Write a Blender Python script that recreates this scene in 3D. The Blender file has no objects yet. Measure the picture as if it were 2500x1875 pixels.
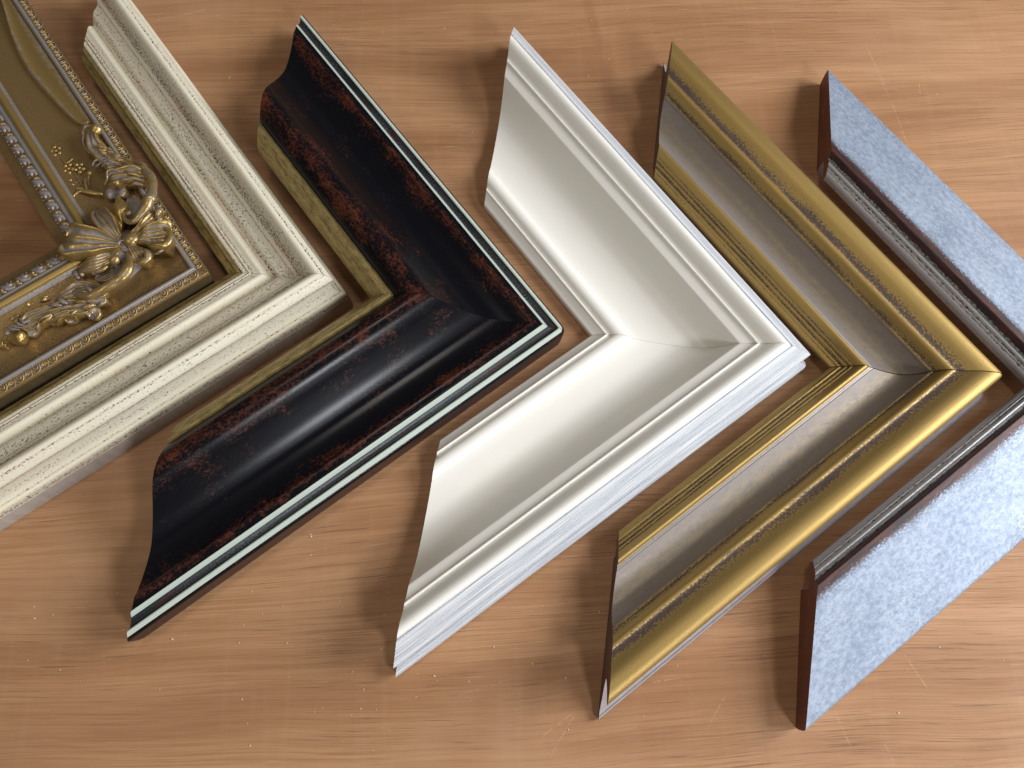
import bpy, math, random
from mathutils import Matrix, Vector, noise
from mathutils.geometry import tessellate_polygon
random.seed(7)
R2 = math.sqrt(2.0)
U = 0.42                       # metres per profile unit (camera height above the board)
sc = bpy.context.scene
col = sc.collection

# ------------------------------------------------------------------ camera
CAM_R = [[0.998823, 0.045898, 0.015664], [-0.048497, 0.945287, 0.322615], [-0.0, -0.322995, 0.946401]]
cd = bpy.data.cameras.new('camera'); cam = bpy.data.objects.new('camera', cd); col.objects.link(cam)
cd.sensor_width = 36.0; cd.sensor_fit = 'HORIZONTAL'; cd.lens = 36.0 * 1973.73 / 2500.0
cd.clip_start = 0.01; cd.clip_end = 50
M = Matrix([[CAM_R[j][i] for j in range(3)] for i in range(3)]).to_4x4()
M.translation = Vector((0, 0, U)); cam.matrix_world = M
sc.camera = cam

# ------------------------------------------------------------------ light
w = bpy.data.worlds.new('World'); sc.world = w; w.use_nodes = True
bg = w.node_tree.nodes['Background']; bg.inputs[0].default_value = (1.0, 0.92, 0.84, 1); bg.inputs[1].default_value = 0.10

def area(name, az, el, dist, sx, sy, power, colr, target=(0.12, 0.15, 0.0)):
    l = bpy.data.lights.new(name, 'AREA'); l.shape = 'RECTANGLE'; l.size = sx; l.size_y = sy
    l.energy = power; l.color = colr
    o = bpy.data.objects.new(name, l); col.objects.link(o)
    a, e = math.radians(az), math.radians(el)
    d = Vector((math.cos(a) * math.cos(e), math.sin(a) * math.cos(e), math.sin(e)))
    o.location = Vector(target) + d * dist
    o.rotation_euler = d.to_track_quat('Z', 'Y').to_euler()
    return o
area('window_light', 5, 33, 1.3, 0.85, 0.66, 26, (0.915, 0.95, 1.0))
area('side_window_light', -57, 38, 1.5, 0.24, 0.20, 8.0, (0.93, 0.96, 1.0))
area('room_lamp_light', 207, 49, 1.7, 0.26, 0.26, 2.4, (1.0, 0.90, 0.74))
area('ceiling_lamp_light', 120, 80, 2.0, 0.26, 0.26, 4.4, (1.0, 0.93, 0.84))

vs = sc.view_settings; vs.view_transform = 'Standard'; vs.look = 'None'; vs.exposure = -0.08; vs.gamma = 1.0
try: vs.use_curve_mapping = False
except Exception: pass

# ------------------------------------------------------------------ object helpers
def link(o, parent=None):
    col.objects.link(o)
    if parent is not None: o.parent = parent
    return o
def thing(name, label, cat, loc, rz, group=None):
    o = bpy.data.objects.new(name, None); o.empty_display_size = 0.02
    o.location = loc; o.rotation_euler = (0, 0, rz); link(o)
    o['label'] = label; o['category'] = cat
    if group: o['group'] = group
    return o
def mesh_obj(name, verts, faces, mat, parent=None, uvs=None, wear=None, normals=None, smooth=True):
    me = bpy.data.meshes.new(name); me.from_pydata([tuple(v) for v in verts], [], faces)
    me.materials.append(mat)
    if uvs is not None:
        ul = me.uv_layers.new(name='uv')
        for lp in me.loops: ul.data[lp.index].uv = uvs[lp.vertex_index]
    if wear is not None:
        at = me.attributes.new('wear', 'FLOAT', 'POINT')
        at.data.foreach_set('value', wear)
    if smooth: me.polygons.foreach_set('use_smooth', [True] * len(me.polygons))
    me.update()
    if normals is not None: me.normals_split_custom_set_from_vertices(normals)
    return link(bpy.data.objects.new(name, me), parent)

# ------------------------------------------------------------------ node helpers
class NT:
    def __init__(s, name):
        s.m = bpy.data.materials.new(name); s.m.use_nodes = True; s.t = s.m.node_tree
        s.b = s.t.nodes['Principled BSDF']; s._uv = None
    def n(s, typ, **k):
        nd = s.t.nodes.new(typ)
        for a, v in k.items(): setattr(nd, a, v)
        return nd
    def put(s, sock, v):
        if isinstance(v, bpy.types.NodeSocket): s.t.links.new(v, sock)
        elif isinstance(v, (tuple, list)) and len(v) == 3 and sock.type == 'RGBA': sock.default_value = (*v, 1)
        else: sock.default_value = v
    def math(s, op, a, b=0.0, c=None, clamp=False):
        nd = s.n('ShaderNodeMath', operation=op, use_clamp=clamp); s.put(nd.inputs[0], a); s.put(nd.inputs[1], b)
        if c is not None: s.put(nd.inputs[2], c)
        return nd.outputs[0]
    def ss(s, x, a, b):     # smoothstep
        nd = s.n('ShaderNodeMapRange', interpolation_type='SMOOTHSTEP'); s.put(nd.inputs[0], x); s.put(nd.inputs[1], a); s.put(nd.inputs[2], b)
        return nd.outputs[0]
    def mix(s, f, a, b):
        nd = s.n('ShaderNodeMix', data_type='RGBA'); s.put(nd.inputs[0], f); s.put(nd.inputs[6], a); s.put(nd.inputs[7], b)
        return nd.outputs[2]
    def uv(s): return s.n('ShaderNodeUVMap', uv_map='uv').outputs[0]
    def obj(s): return s.n('ShaderNodeTexCoord').outputs['Object']
    def map(s, v, scale, rot=(0, 0, 0), loc=(0, 0, 0)):
        nd = s.n('ShaderNodeMapping'); s.put(nd.inputs[0], v); nd.inputs['Scale'].default_value = scale
        nd.inputs['Rotation'].default_value = rot; nd.inputs['Location'].default_value = loc
        return nd.outputs[0]
    def noise(s, v, scale=1.0, detail=3.0, rough=0.5, dist=0.0):
        nd = s.n('ShaderNodeTexNoise'); s.put(nd.inputs['Vector'], v); nd.inputs['Scale'].default_value = scale
        nd.inputs['Detail'].default_value = detail; nd.inputs['Roughness'].default_value = rough; nd.inputs['Distortion'].default_value = dist
        return nd.outputs[0]
    def wear(s): return s.n('ShaderNodeAttribute', attribute_name='wear').outputs['Fac']
    def bump(s, h, strength, dist=0.0005, prev=None):
        nd = s.n('ShaderNodeBump'); nd.inputs['Strength'].default_value = strength; nd.inputs['Distance'].default_value = dist
        s.put(nd.inputs['Height'], h)
        if prev is not None: s.put(nd.inputs['Normal'], prev)
        return nd.outputs[0]
    def out(s, color, rough=0.5, metal=0.0, normal=None, coat=0.0, spec=None, aniso=None):
        s.put(s.b.inputs['Base Color'], color); s.put(s.b.inputs['Roughness'], rough); s.put(s.b.inputs['Metallic'], metal)
        if normal is not None: s.put(s.b.inputs['Normal'], normal)
        if coat: s.b.inputs['Coat Weight'].default_value = coat; s.b.inputs['Coat Roughness'].default_value = 0.25
        if spec is not None: s.b.inputs['Specular IOR Level'].default_value = spec
        return s.m

# uv: x = metres along the rail, y = metres across the profile
def m_white():
    t = NT('white_paint'); uv = t.uv()
    st = t.noise(t.map(uv, (60, 1800, 1)), 1, 3); bl = t.noise(t.map(uv, (25, 60, 1)), 1, 2)
    c = t.mix(t.math('MULTIPLY', t.ss(st, .35, .75), .25), (.86, .828, .755), (.79, .755, .68))
    c = t.mix(t.ss(t.noise(t.map(uv, (900, 900, 1)), 1, 1), .79, .83), c, (.35, .32, .27))
    return t.out(c, t.math('MULTIPLY_ADD', bl, .16, .26), 0, t.bump(st, .10, .0003))
def m_greywash():
    t = NT('grey_washed_white_paint'); uv = t.uv()
    st = t.noise(t.map(uv, (22, 2600, 1)), 1, 4, .65); fine = t.noise(t.map(uv, (1500, 2500, 1)), 1, 2)
    f = t.math('ADD', t.ss(st, .33, .60), t.math('MULTIPLY', t.wear(), -.6), clamp=True)
    f = t.math('MULTIPLY', f, t.ss(fine, .25, .5))
    c = t.mix(f, (.72, .73, .74), (.26, .285, .33))
    return t.out(c, .42, 0, t.bump(st, .35, .0004))
def m_cream():
    t = NT('distressed_cream_paint'); uv = t.uv(); w_ = t.wear()
    base = t.mix(t.noise(t.map(uv, (30, 500, 1)), 1, 3), (.86, .80, .635), (.75, .685, .52))
    sp = t.noise(t.map(uv, (650, 1300, 1), rot=(0, 0, .35)), 1, 2, .65)
    big = t.noise(t.map(uv, (45, 260, 1)), 1, 3)
    th = t.math('SUBTRACT', t.math('SUBTRACT', .685, t.math('MULTIPLY', w_, .21)), t.math('MULTIPLY', t.math('SUBTRACT', big, .5), .25))
    k = t.ss(t.math('SUBTRACT', sp, th), 0, .05)
    hue = t.noise(t.map(uv, (18, 60, 1), loc=(3, 1, 0)), 1, 2)
    dark = t.mix(t.ss(hue, .48, .56), (.035, .028, .022), (.26, .06, .03))
    wash = t.mix(t.math('MULTIPLY', w_, .33), base, (.30, .235, .19))
    c = t.mix(t.math('MULTIPLY', k, .95), wash, dark)
    return t.out(c, .45, 0, t.bump(t.math('SUBTRACT', 1, k), .35, .0003))
def m_black():
    t = NT('black_lacquer_rubbed_through_to_red'); uv = t.uv(); w_ = t.wear()
    n1 = t.noise(t.map(uv, (480, 700, 1)), 1, 5, .8, .3); n2 = t.noise(t.map(uv, (45, 80, 1)), 1, 3, .6)
    v = t.math('ADD', t.math('MULTIPLY', n1, .75), t.math('MULTIPLY', n2, .55))
    th = t.math('SUBTRACT', .800, t.math('MULTIPLY', w_, .235))
    k = t.ss(t.math('SUBTRACT', v, th), -.03, .18)
    red = t.mix(t.noise(t.map(uv, (900, 1400, 1)), 1, 2), (.055, .014, .007), (.19, .048, .020))
    c = t.mix(t.math('MULTIPLY', k, .8), (.0035, .0036, .0055), red)
    fl = t.ss(t.noise(t.map(uv, (500, 900, 1), loc=(5, 2, 0)), 1, 1), .80, .83)
    c = t.mix(t.math('MULTIPLY', fl, .5), c, (.12, .11, .10))
    gr = t.noise(t.map(uv, (1500, 2200, 1)), 1, 2)
    return t.out(c, t.math('MULTIPLY_ADD', k, .2, .22), 0, t.bump(gr, .16, .0002), spec=.22)
def m_pale():
    t = NT('pale_green_white_line'); uv = t.uv(); w_ = t.wear()
    n = t.noise(t.map(uv, (700, 1800, 1)), 1, 4, .7)
    k = t.ss(t.math('SUBTRACT', n, t.math('SUBTRACT', .85, t.math('MULTIPLY', w_, .5))), 0, .08)
    c = t.mix(k, (.50, .56, .49), (.02, .022, .026))
    return t.out(c, .35, 0, t.bump(n, .1, .0003))
def m_greyblack():
    t = NT('black_hollow_dusted_grey'); uv = t.uv()
    n = t.noise(t.map(uv, (1100, 2200, 1)), 1, 3, .7); big = t.noise(t.map(uv, (18, 40, 1)), 1, 2)
    k = t.math('MULTIPLY', t.ss(n, .46, .62), t.ss(big, .3, .65))
    c = t.mix(t.math('MULTIPLY', k, .55), (.006, .006, .008), (.16, .19, .19))
    c = t.mix(t.ss(t.noise(t.map(uv, (60, 300, 1)), 1, 4), .60, .68), c, (.05, .010, .007))
    return t.out(c, .33, 0, t.bump(n, .2, .0003))
def m_sight():
    t = NT('antiqued_pale_gold_leaf'); uv = t.uv(); w_ = t.wear()
    n = t.noise(t.map(uv, (160, 420, 1)), 1, 6, .7); f = t.noise(t.map(uv, (1500, 2000, 1)), 1, 2)
    c = t.mix(t.ss(n, .42, .66), (.42, .315, .125), (.22, .155, .06))
    c = t.mix(t.math('MULTIPLY', t.ss(f, .56, .68), t.math('MULTIPLY_ADD', w_, .8, .25)), c, (.05, .035, .02))
    return t.out(c, .42, .55, t.bump(f, .3, .0003))
def gold_common(name, gold, gold2, patina, rough, thr, met=.85, pm=.35, bumpy=.25):
    t = NT(name); uv = t.uv(); w_ = t.wear()
    n = t.noise(t.map(uv, (750, 1150, 1), rot=(0, 0, .5)), 1, 3, .75); big = t.noise(t.map(uv, (40, 160, 1)), 1, 4)
    f = t.noise(t.map(uv, (1500, 1500, 1)), 1, 2)
    v = t.math('ADD', t.math('MULTIPLY', n, .7), t.math('MULTIPLY', big, .3))
    k = t.ss(t.math('SUBTRACT', v, t.math('SUBTRACT', thr, t.math('MULTIPLY', w_, .28))), -.03, .13)
    g = t.mix(f, gold, gold2)
    c = t.mix(k, g, patina)
    return t.out(c, t.math('MULTIPLY_ADD', f, .14, rough), t.math('MULTIPLY_ADD', k, pm - met, met), t.bump(f, bumpy, .0003))
def m_gold(): return gold_common('brushed_antique_gold', (.50, .345, .125), (.37, .24, .075), (.070, .042, .033), .43, .645, .80, .05, .35)
def m_lilac():
    t = NT('mottled_taupe_patina_over_gold'); uv = t.uv(); w_ = t.wear()
    a = t.noise(t.map(uv, (170, 300, 1)), 1, 6, .75); b = t.noise(t.map(uv, (700, 1000, 1), rot=(0, 0, .5)), 1, 3, .8)
    f = t.noise(t.map(uv, (1500, 1500, 1)), 1, 2); band = t.math('SUBTRACT', 1, w_)
    g = t.math('MULTIPLY', t.ss(t.math('ADD', t.math('MULTIPLY', a, .5), t.math('MULTIPLY', b, .5)), .40, .62), t.math('MULTIPLY_ADD', band, .75, .15))
    c = t.mix(a, (.20, .165, .15), (.27, .235, .225)); c = t.mix(g, c, (.40, .31, .17))
    dk = t.ss(t.math('ADD', t.math('MULTIPLY', b, .7), t.math('MULTIPLY', a, .3)), .58, .68)
    c = t.mix(t.math('MULTIPLY', dk, .6), c, (.075, .055, .055))
    return t.out(c, t.math('MULTIPLY_ADD', f, .14, .40), t.math('MULTIPLY_ADD', g, .45, .15), t.bump(f, .35, .0003))
def m_fillet(): return gold_common('lavender_grey_fillet', (.38, .345, .32), (.30, .27, .25), (.20, .17, .15), .32, .60, .45, .3, .2)
def m_antique(): return gold_common('mottled_old_gold', (.38, .25, .10), (.29, .185, .075), (.13, .08, .042), .38, .56, .75, .4, .3)
def m_silver():
    t = NT('mottled_silver_leaf'); uv = t.uv(); w_ = t.wear()
    n = t.noise(t.map(uv, (600, 1000, 1), rot=(0, 0, .6)), 1, 4, .85); big = t.noise(t.map(uv, (26, 34, 1)), 1, 3)
    cl = t.noise(t.map(uv, (260, 380, 1)), 1, 6, .75)
    cl2 = t.noise(t.map(uv, (35, 50, 1)), 1, 4, .6)
    c = t.mix(t.ss(t.math('ADD', t.math('MULTIPLY', cl, .72), t.math('MULTIPLY', cl2, .28)), .36, .64), (.21, .255, .34), (.39, .445, .54))  # blue: partly the leaf's own, partly window reflection put into the colour
    c = t.mix(t.math('MULTIPLY', t.ss(cl, .6, .72), .25), c, (.50, .46, .36))
    v = t.math('ADD', t.math('MULTIPLY', n, .75), t.math('MULTIPLY', big, .25))
    k = t.ss(t.math('SUBTRACT', v, t.math('SUBTRACT', .555, t.math('MULTIPLY', w_, .26))), 0, .07)
    rust = t.mix(t.ss(t.noise(t.map(uv, (60, 500, 1)), 1, 4, .7), .42, .6), (.022, .016, .016), (.085, .022, .014))
    pat = t.mix(t.ss(w_, .25, .7), (.11, .12, .145), rust)
    c = t.mix(t.math('MULTIPLY', k, t.math('MULTIPLY_ADD', t.ss(w_, .15, .6), .4, .6)), c, pat)
    return t.out(c, t.math('MULTIPLY_ADD', n, .25, .38), .25, t.bump(n, .25, .0003))
def m_pewter():
    t = NT('dark_pewter_leaf'); uv = t.uv(); w_ = t.wear()
    n = t.noise(t.map(uv, (500, 1000, 1)), 1, 4, .75); f = t.noise(t.map(uv, (1400, 1400, 1)), 1, 2)
    k = t.ss(t.math('SUBTRACT', n, t.math('SUBTRACT', .64, t.math('MULTIPLY', w_, .22))), 0, .13)
    c = t.mix(f, (.44, .43, .42), (.30, .29, .285)); c = t.mix(k, c, (.035, .03, .028))
    return t.out(c, .42, .6, t.bump(f, .3, .0003))
def m_raw(name, a, b, rough=.6):
    t = NT(name); o = t.obj()
    n = t.noise(t.map(o, (300, 300, 60)), 1, 4, .6); s2 = t.noise(t.map(o, (40, 40, 900)), 1, 2)
    c = t.mix(n, a, b); c = t.mix(t.ss(s2, .60, .72), c, tuple(v * 1.5 for v in b))
    return t.out(c, rough, 0, t.bump(n, .3, .0004))
def m_ornament():
    t = NT('gilded_composition_ornament'); o = t.obj(); w_ = t.wear()
    geo = t.n('ShaderNodeNewGeometry'); pt = t.ss(geo.outputs['Pointiness'], .47, .545)
    n = t.noise(o, 260, 6, .75); f = t.noise(o, 1700, 2)
    v = t.math('ADD', t.math('MULTIPLY_ADD', w_, .95, -.05), t.math('MULTIPLY', t.math('SUBTRACT', n, .5), 1.1))
    v = t.math('SUBTRACT', v, t.math('MULTIPLY', t.math('SUBTRACT', pt, .45), .9))
    k = t.ss(v, .30, .62)
    g = t.mix(f, (.56, .39, .14), (.38, .25, .085))
    pat = t.mix(t.noise(o, 500, 3), (.36, .325, .32), (.19, .145, .12))
    c = t.mix(k, g, pat)
    dk = t.ss(t.noise(o, 420, 5, .8), .64, .70)
    c = t.mix(t.math('MULTIPLY', dk, .45), c, (.045, .022, .018))
    return t.out(c, t.math('MULTIPLY_ADD', k, .06, .34), t.math('MULTIPLY_ADD', k, -.40, .75), t.bump(t.noise(o, 900, 4), .25, .0004))

WHITE, GREY, CREAM, BLACK, PALE, DUST = m_white(), m_greywash(), m_cream(), m_black(), m_pale(), m_greyblack()
SIGHT, GOLD, LILAC, FILLET, ANTIQUE = m_sight(), m_gold(), m_lilac(), m_fillet(), m_antique()
SILVER, PEWTER, ORN = m_silver(), m_pewter(), m_ornament()
CUT_BROWN = m_raw('stained_cut_wood', (.085, .04, .028), (.13, .07, .05))
CUT_RED = m_raw('red_brown_cut_wood', (.14, .045, .022), (.20, .075, .042))
CUT_PALE = m_raw('bare_cut_wood', (.36, .23, .13), (.45, .30, .18))
BASE_DARK = m_raw('dark_brown_frame_side', (.075, .055, .035), (.12, .09, .06))
SIDE_BLACK = m_raw('dark_maroon_frame_side', (.018, .008, .008), (.035, .015, .014), .4)
SIDE_GREY = m_raw('speckled_grey_frame_side', (.60, .54, .47), (.33, .27, .23))
SIDE_BRONZE = m_raw('bronze_frame_side', (.12, .085, .04), (.06, .04, .02), .42)
SIDE_MAUVE = m_raw('pale_mauve_frame_side', (.42, .37, .38), (.26, .22, .21), .45)
SIDE_CHALK = m_raw('chalky_grey_frame_side', (.30, .32, .36), (.55, .56, .58), .5)
SIDE_PEWTER = m_raw('pewter_frame_side', (.10, .098, .095), (.15, .148, .145), .45)

# ------------------------------------------------------------------ the board everything lies on
def board_material():
    t = NT('plywood_board'); o = t.obj(); a = math.radians(5.5)
    wob = t.noise(t.map(o, (3, 5, 1)), 1, 2)
    v = t.n('ShaderNodeVectorRotate', rotation_type='Z_AXIS'); t.put(v.inputs['Vector'], o); v.inputs['Angle'].default_value = -a
    vv = t.n('ShaderNodeVectorMath', operation='ADD'); cmb = t.n('ShaderNodeCombineXYZ')
    t.put(cmb.inputs[1], t.math('MULTIPLY', t.math('SUBTRACT', wob, .5), .035))
    t.t.links.new(v.outputs[0], vv.inputs[0]); t.t.links.new(cmb.outputs[0], vv.inputs[1]); g = vv.outputs[0]
    band = t.noise(t.map(g, (2.2, 26, 1)), 1, 5, .6); fine = t.math('ADD', t.math('MULTIPLY', t.noise(t.map(g, (18, 1500, 1)), 1, 4, .7), .6), t.math('MULTIPLY', t.noise(t.map(g, (9, 380, 1)), 1, 4, .6), .4))
    cloud = t.noise(t.map(o, (5, 6, 1)), 1, 4, .55)
    c = t.mix(t.ss(band, .30, .70), (.525, .290, .146), (.345, .170, .078))
    c = t.mix(t.math('MULTIPLY', t.ss(fine, .42, .62), .52), c, (.26, .115, .048))
    c = t.mix(t.math('MULTIPLY', t.ss(cloud, .50, .72), .38), c, (.60, .36, .215))
    # crossgrain figure
    fig = t.noise(t.map(g, (170, 12, 1)), 1, 3); c = t.mix(t.math('MULTIPLY', t.ss(fig, .5, .72), .06), c, (.62, .38, .24))
    # short dark pores along the grain
    po = t.noise(t.map(g, (20, 1250, 1)), 1, 3, .7); den = t.noise(t.map(g, (4, 14, 1), loc=(2, 7, 0)), 1, 2)
    def near(x, y, rad):
        d = t.n('ShaderNodeVectorMath', operation='DISTANCE'); t.put(d.inputs[0], t.map(o, (1, 1, 0))); d.inputs[1].default_value = (x, y, 0)
        return t.math('SUBTRACT', 1, t.ss(d.outputs['Value'], rad * .35, rad))
    heavy = t.math('MAXIMUM', near(-.075, .03, .085), t.math('MAXIMUM', t.math('MULTIPLY', near(.055, .06, .08), .8), t.math('MULTIPLY', near(.20, -.01, .12), .45)))
    heavy = t.math('MULTIPLY', heavy, t.ss(t.noise(t.map(g, (6, 60, 1)), 1, 3), .3, .55))
    th = t.math('SUBTRACT', t.math('SUBTRACT', .645, t.math('MULTIPLY', t.ss(den, .36, .64), .10)), t.math('MULTIPLY', heavy, .075))
    k = t.ss(t.math('SUBTRACT', po, th), 0, .12)
    c = t.mix(t.math('MULTIPLY', k, .55), c, (.12, .056, .028))
    lt = t.noise(t.map(g, (40, 1100, 1), loc=(9, 3, 0)), 1, 2); c = t.mix(t.math('MULTIPLY', t.ss(lt, .66, .76), .35), c, (.66, .42, .27))
    sep = t.n('ShaderNodeSeparateXYZ'); t.put(sep.inputs[0], o)
    def seg(x0, y0, x1, y1, wd, soft, jit=.0006):
        L = math.hypot(x1 - x0, y1 - y0); ux, uy = (x1 - x0) / L, (y1 - y0) / L
        jn = t.math('MULTIPLY', t.math('SUBTRACT', t.noise(o, 60, 3), .5), jit * 2)
        dx, dy = t.math('SUBTRACT', sep.outputs[0], x0), t.math('SUBTRACT', sep.outputs[1], y0)
        al = t.math('ADD', t.math('MULTIPLY', dx, ux), t.math('MULTIPLY', dy, uy))
        pe = t.math('ABSOLUTE', t.math('ADD', t.math('ADD', t.math('MULTIPLY', dx, -uy), t.math('MULTIPLY', dy, ux)), jn))
        m = t.math('SUBTRACT', 1, t.ss(pe, wd, wd + soft))
        e = t.math('MULTIPLY', t.ss(al, 0, L * .15), t.math('SUBTRACT', 1, t.ss(al, L * .85, L)))
        return t.math('MULTIPLY', m, e)
    br = t.noise(o, 700, 3)
    for x0, y0, x1, y1, m_ in SCR:
        s_ = t.math('MULTIPLY', seg(x0, y0, x1, y1, .00008, .00035), t.math('MULTIPLY', t.ss(br, .40, .60), m_ * .5))
        c = t.mix(s_, c, (.78, .56, .40))
    for x0, y0, x1, y1 in STAIN:
        c = t.mix(t.math('MULTIPLY', seg(x0, y0, x1, y1, .001, .004, .002), .30), c, (.30, .12, .065))
    dots = t.ss(t.noise(t.map(o, (1, 1, 1)), 420, 1), .835, .85); c = t.mix(t.math('MULTIPLY', dots, .25), c, (.80, .62, .45))
    h = t.math('SUBTRACT', t.math('MULTIPLY', fine, .4), k)
    return t.out(c, t.math('MULTIPLY_ADD', fine, .12, .46), 0, t.bump(h, .30, .0003), spec=.30)

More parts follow.
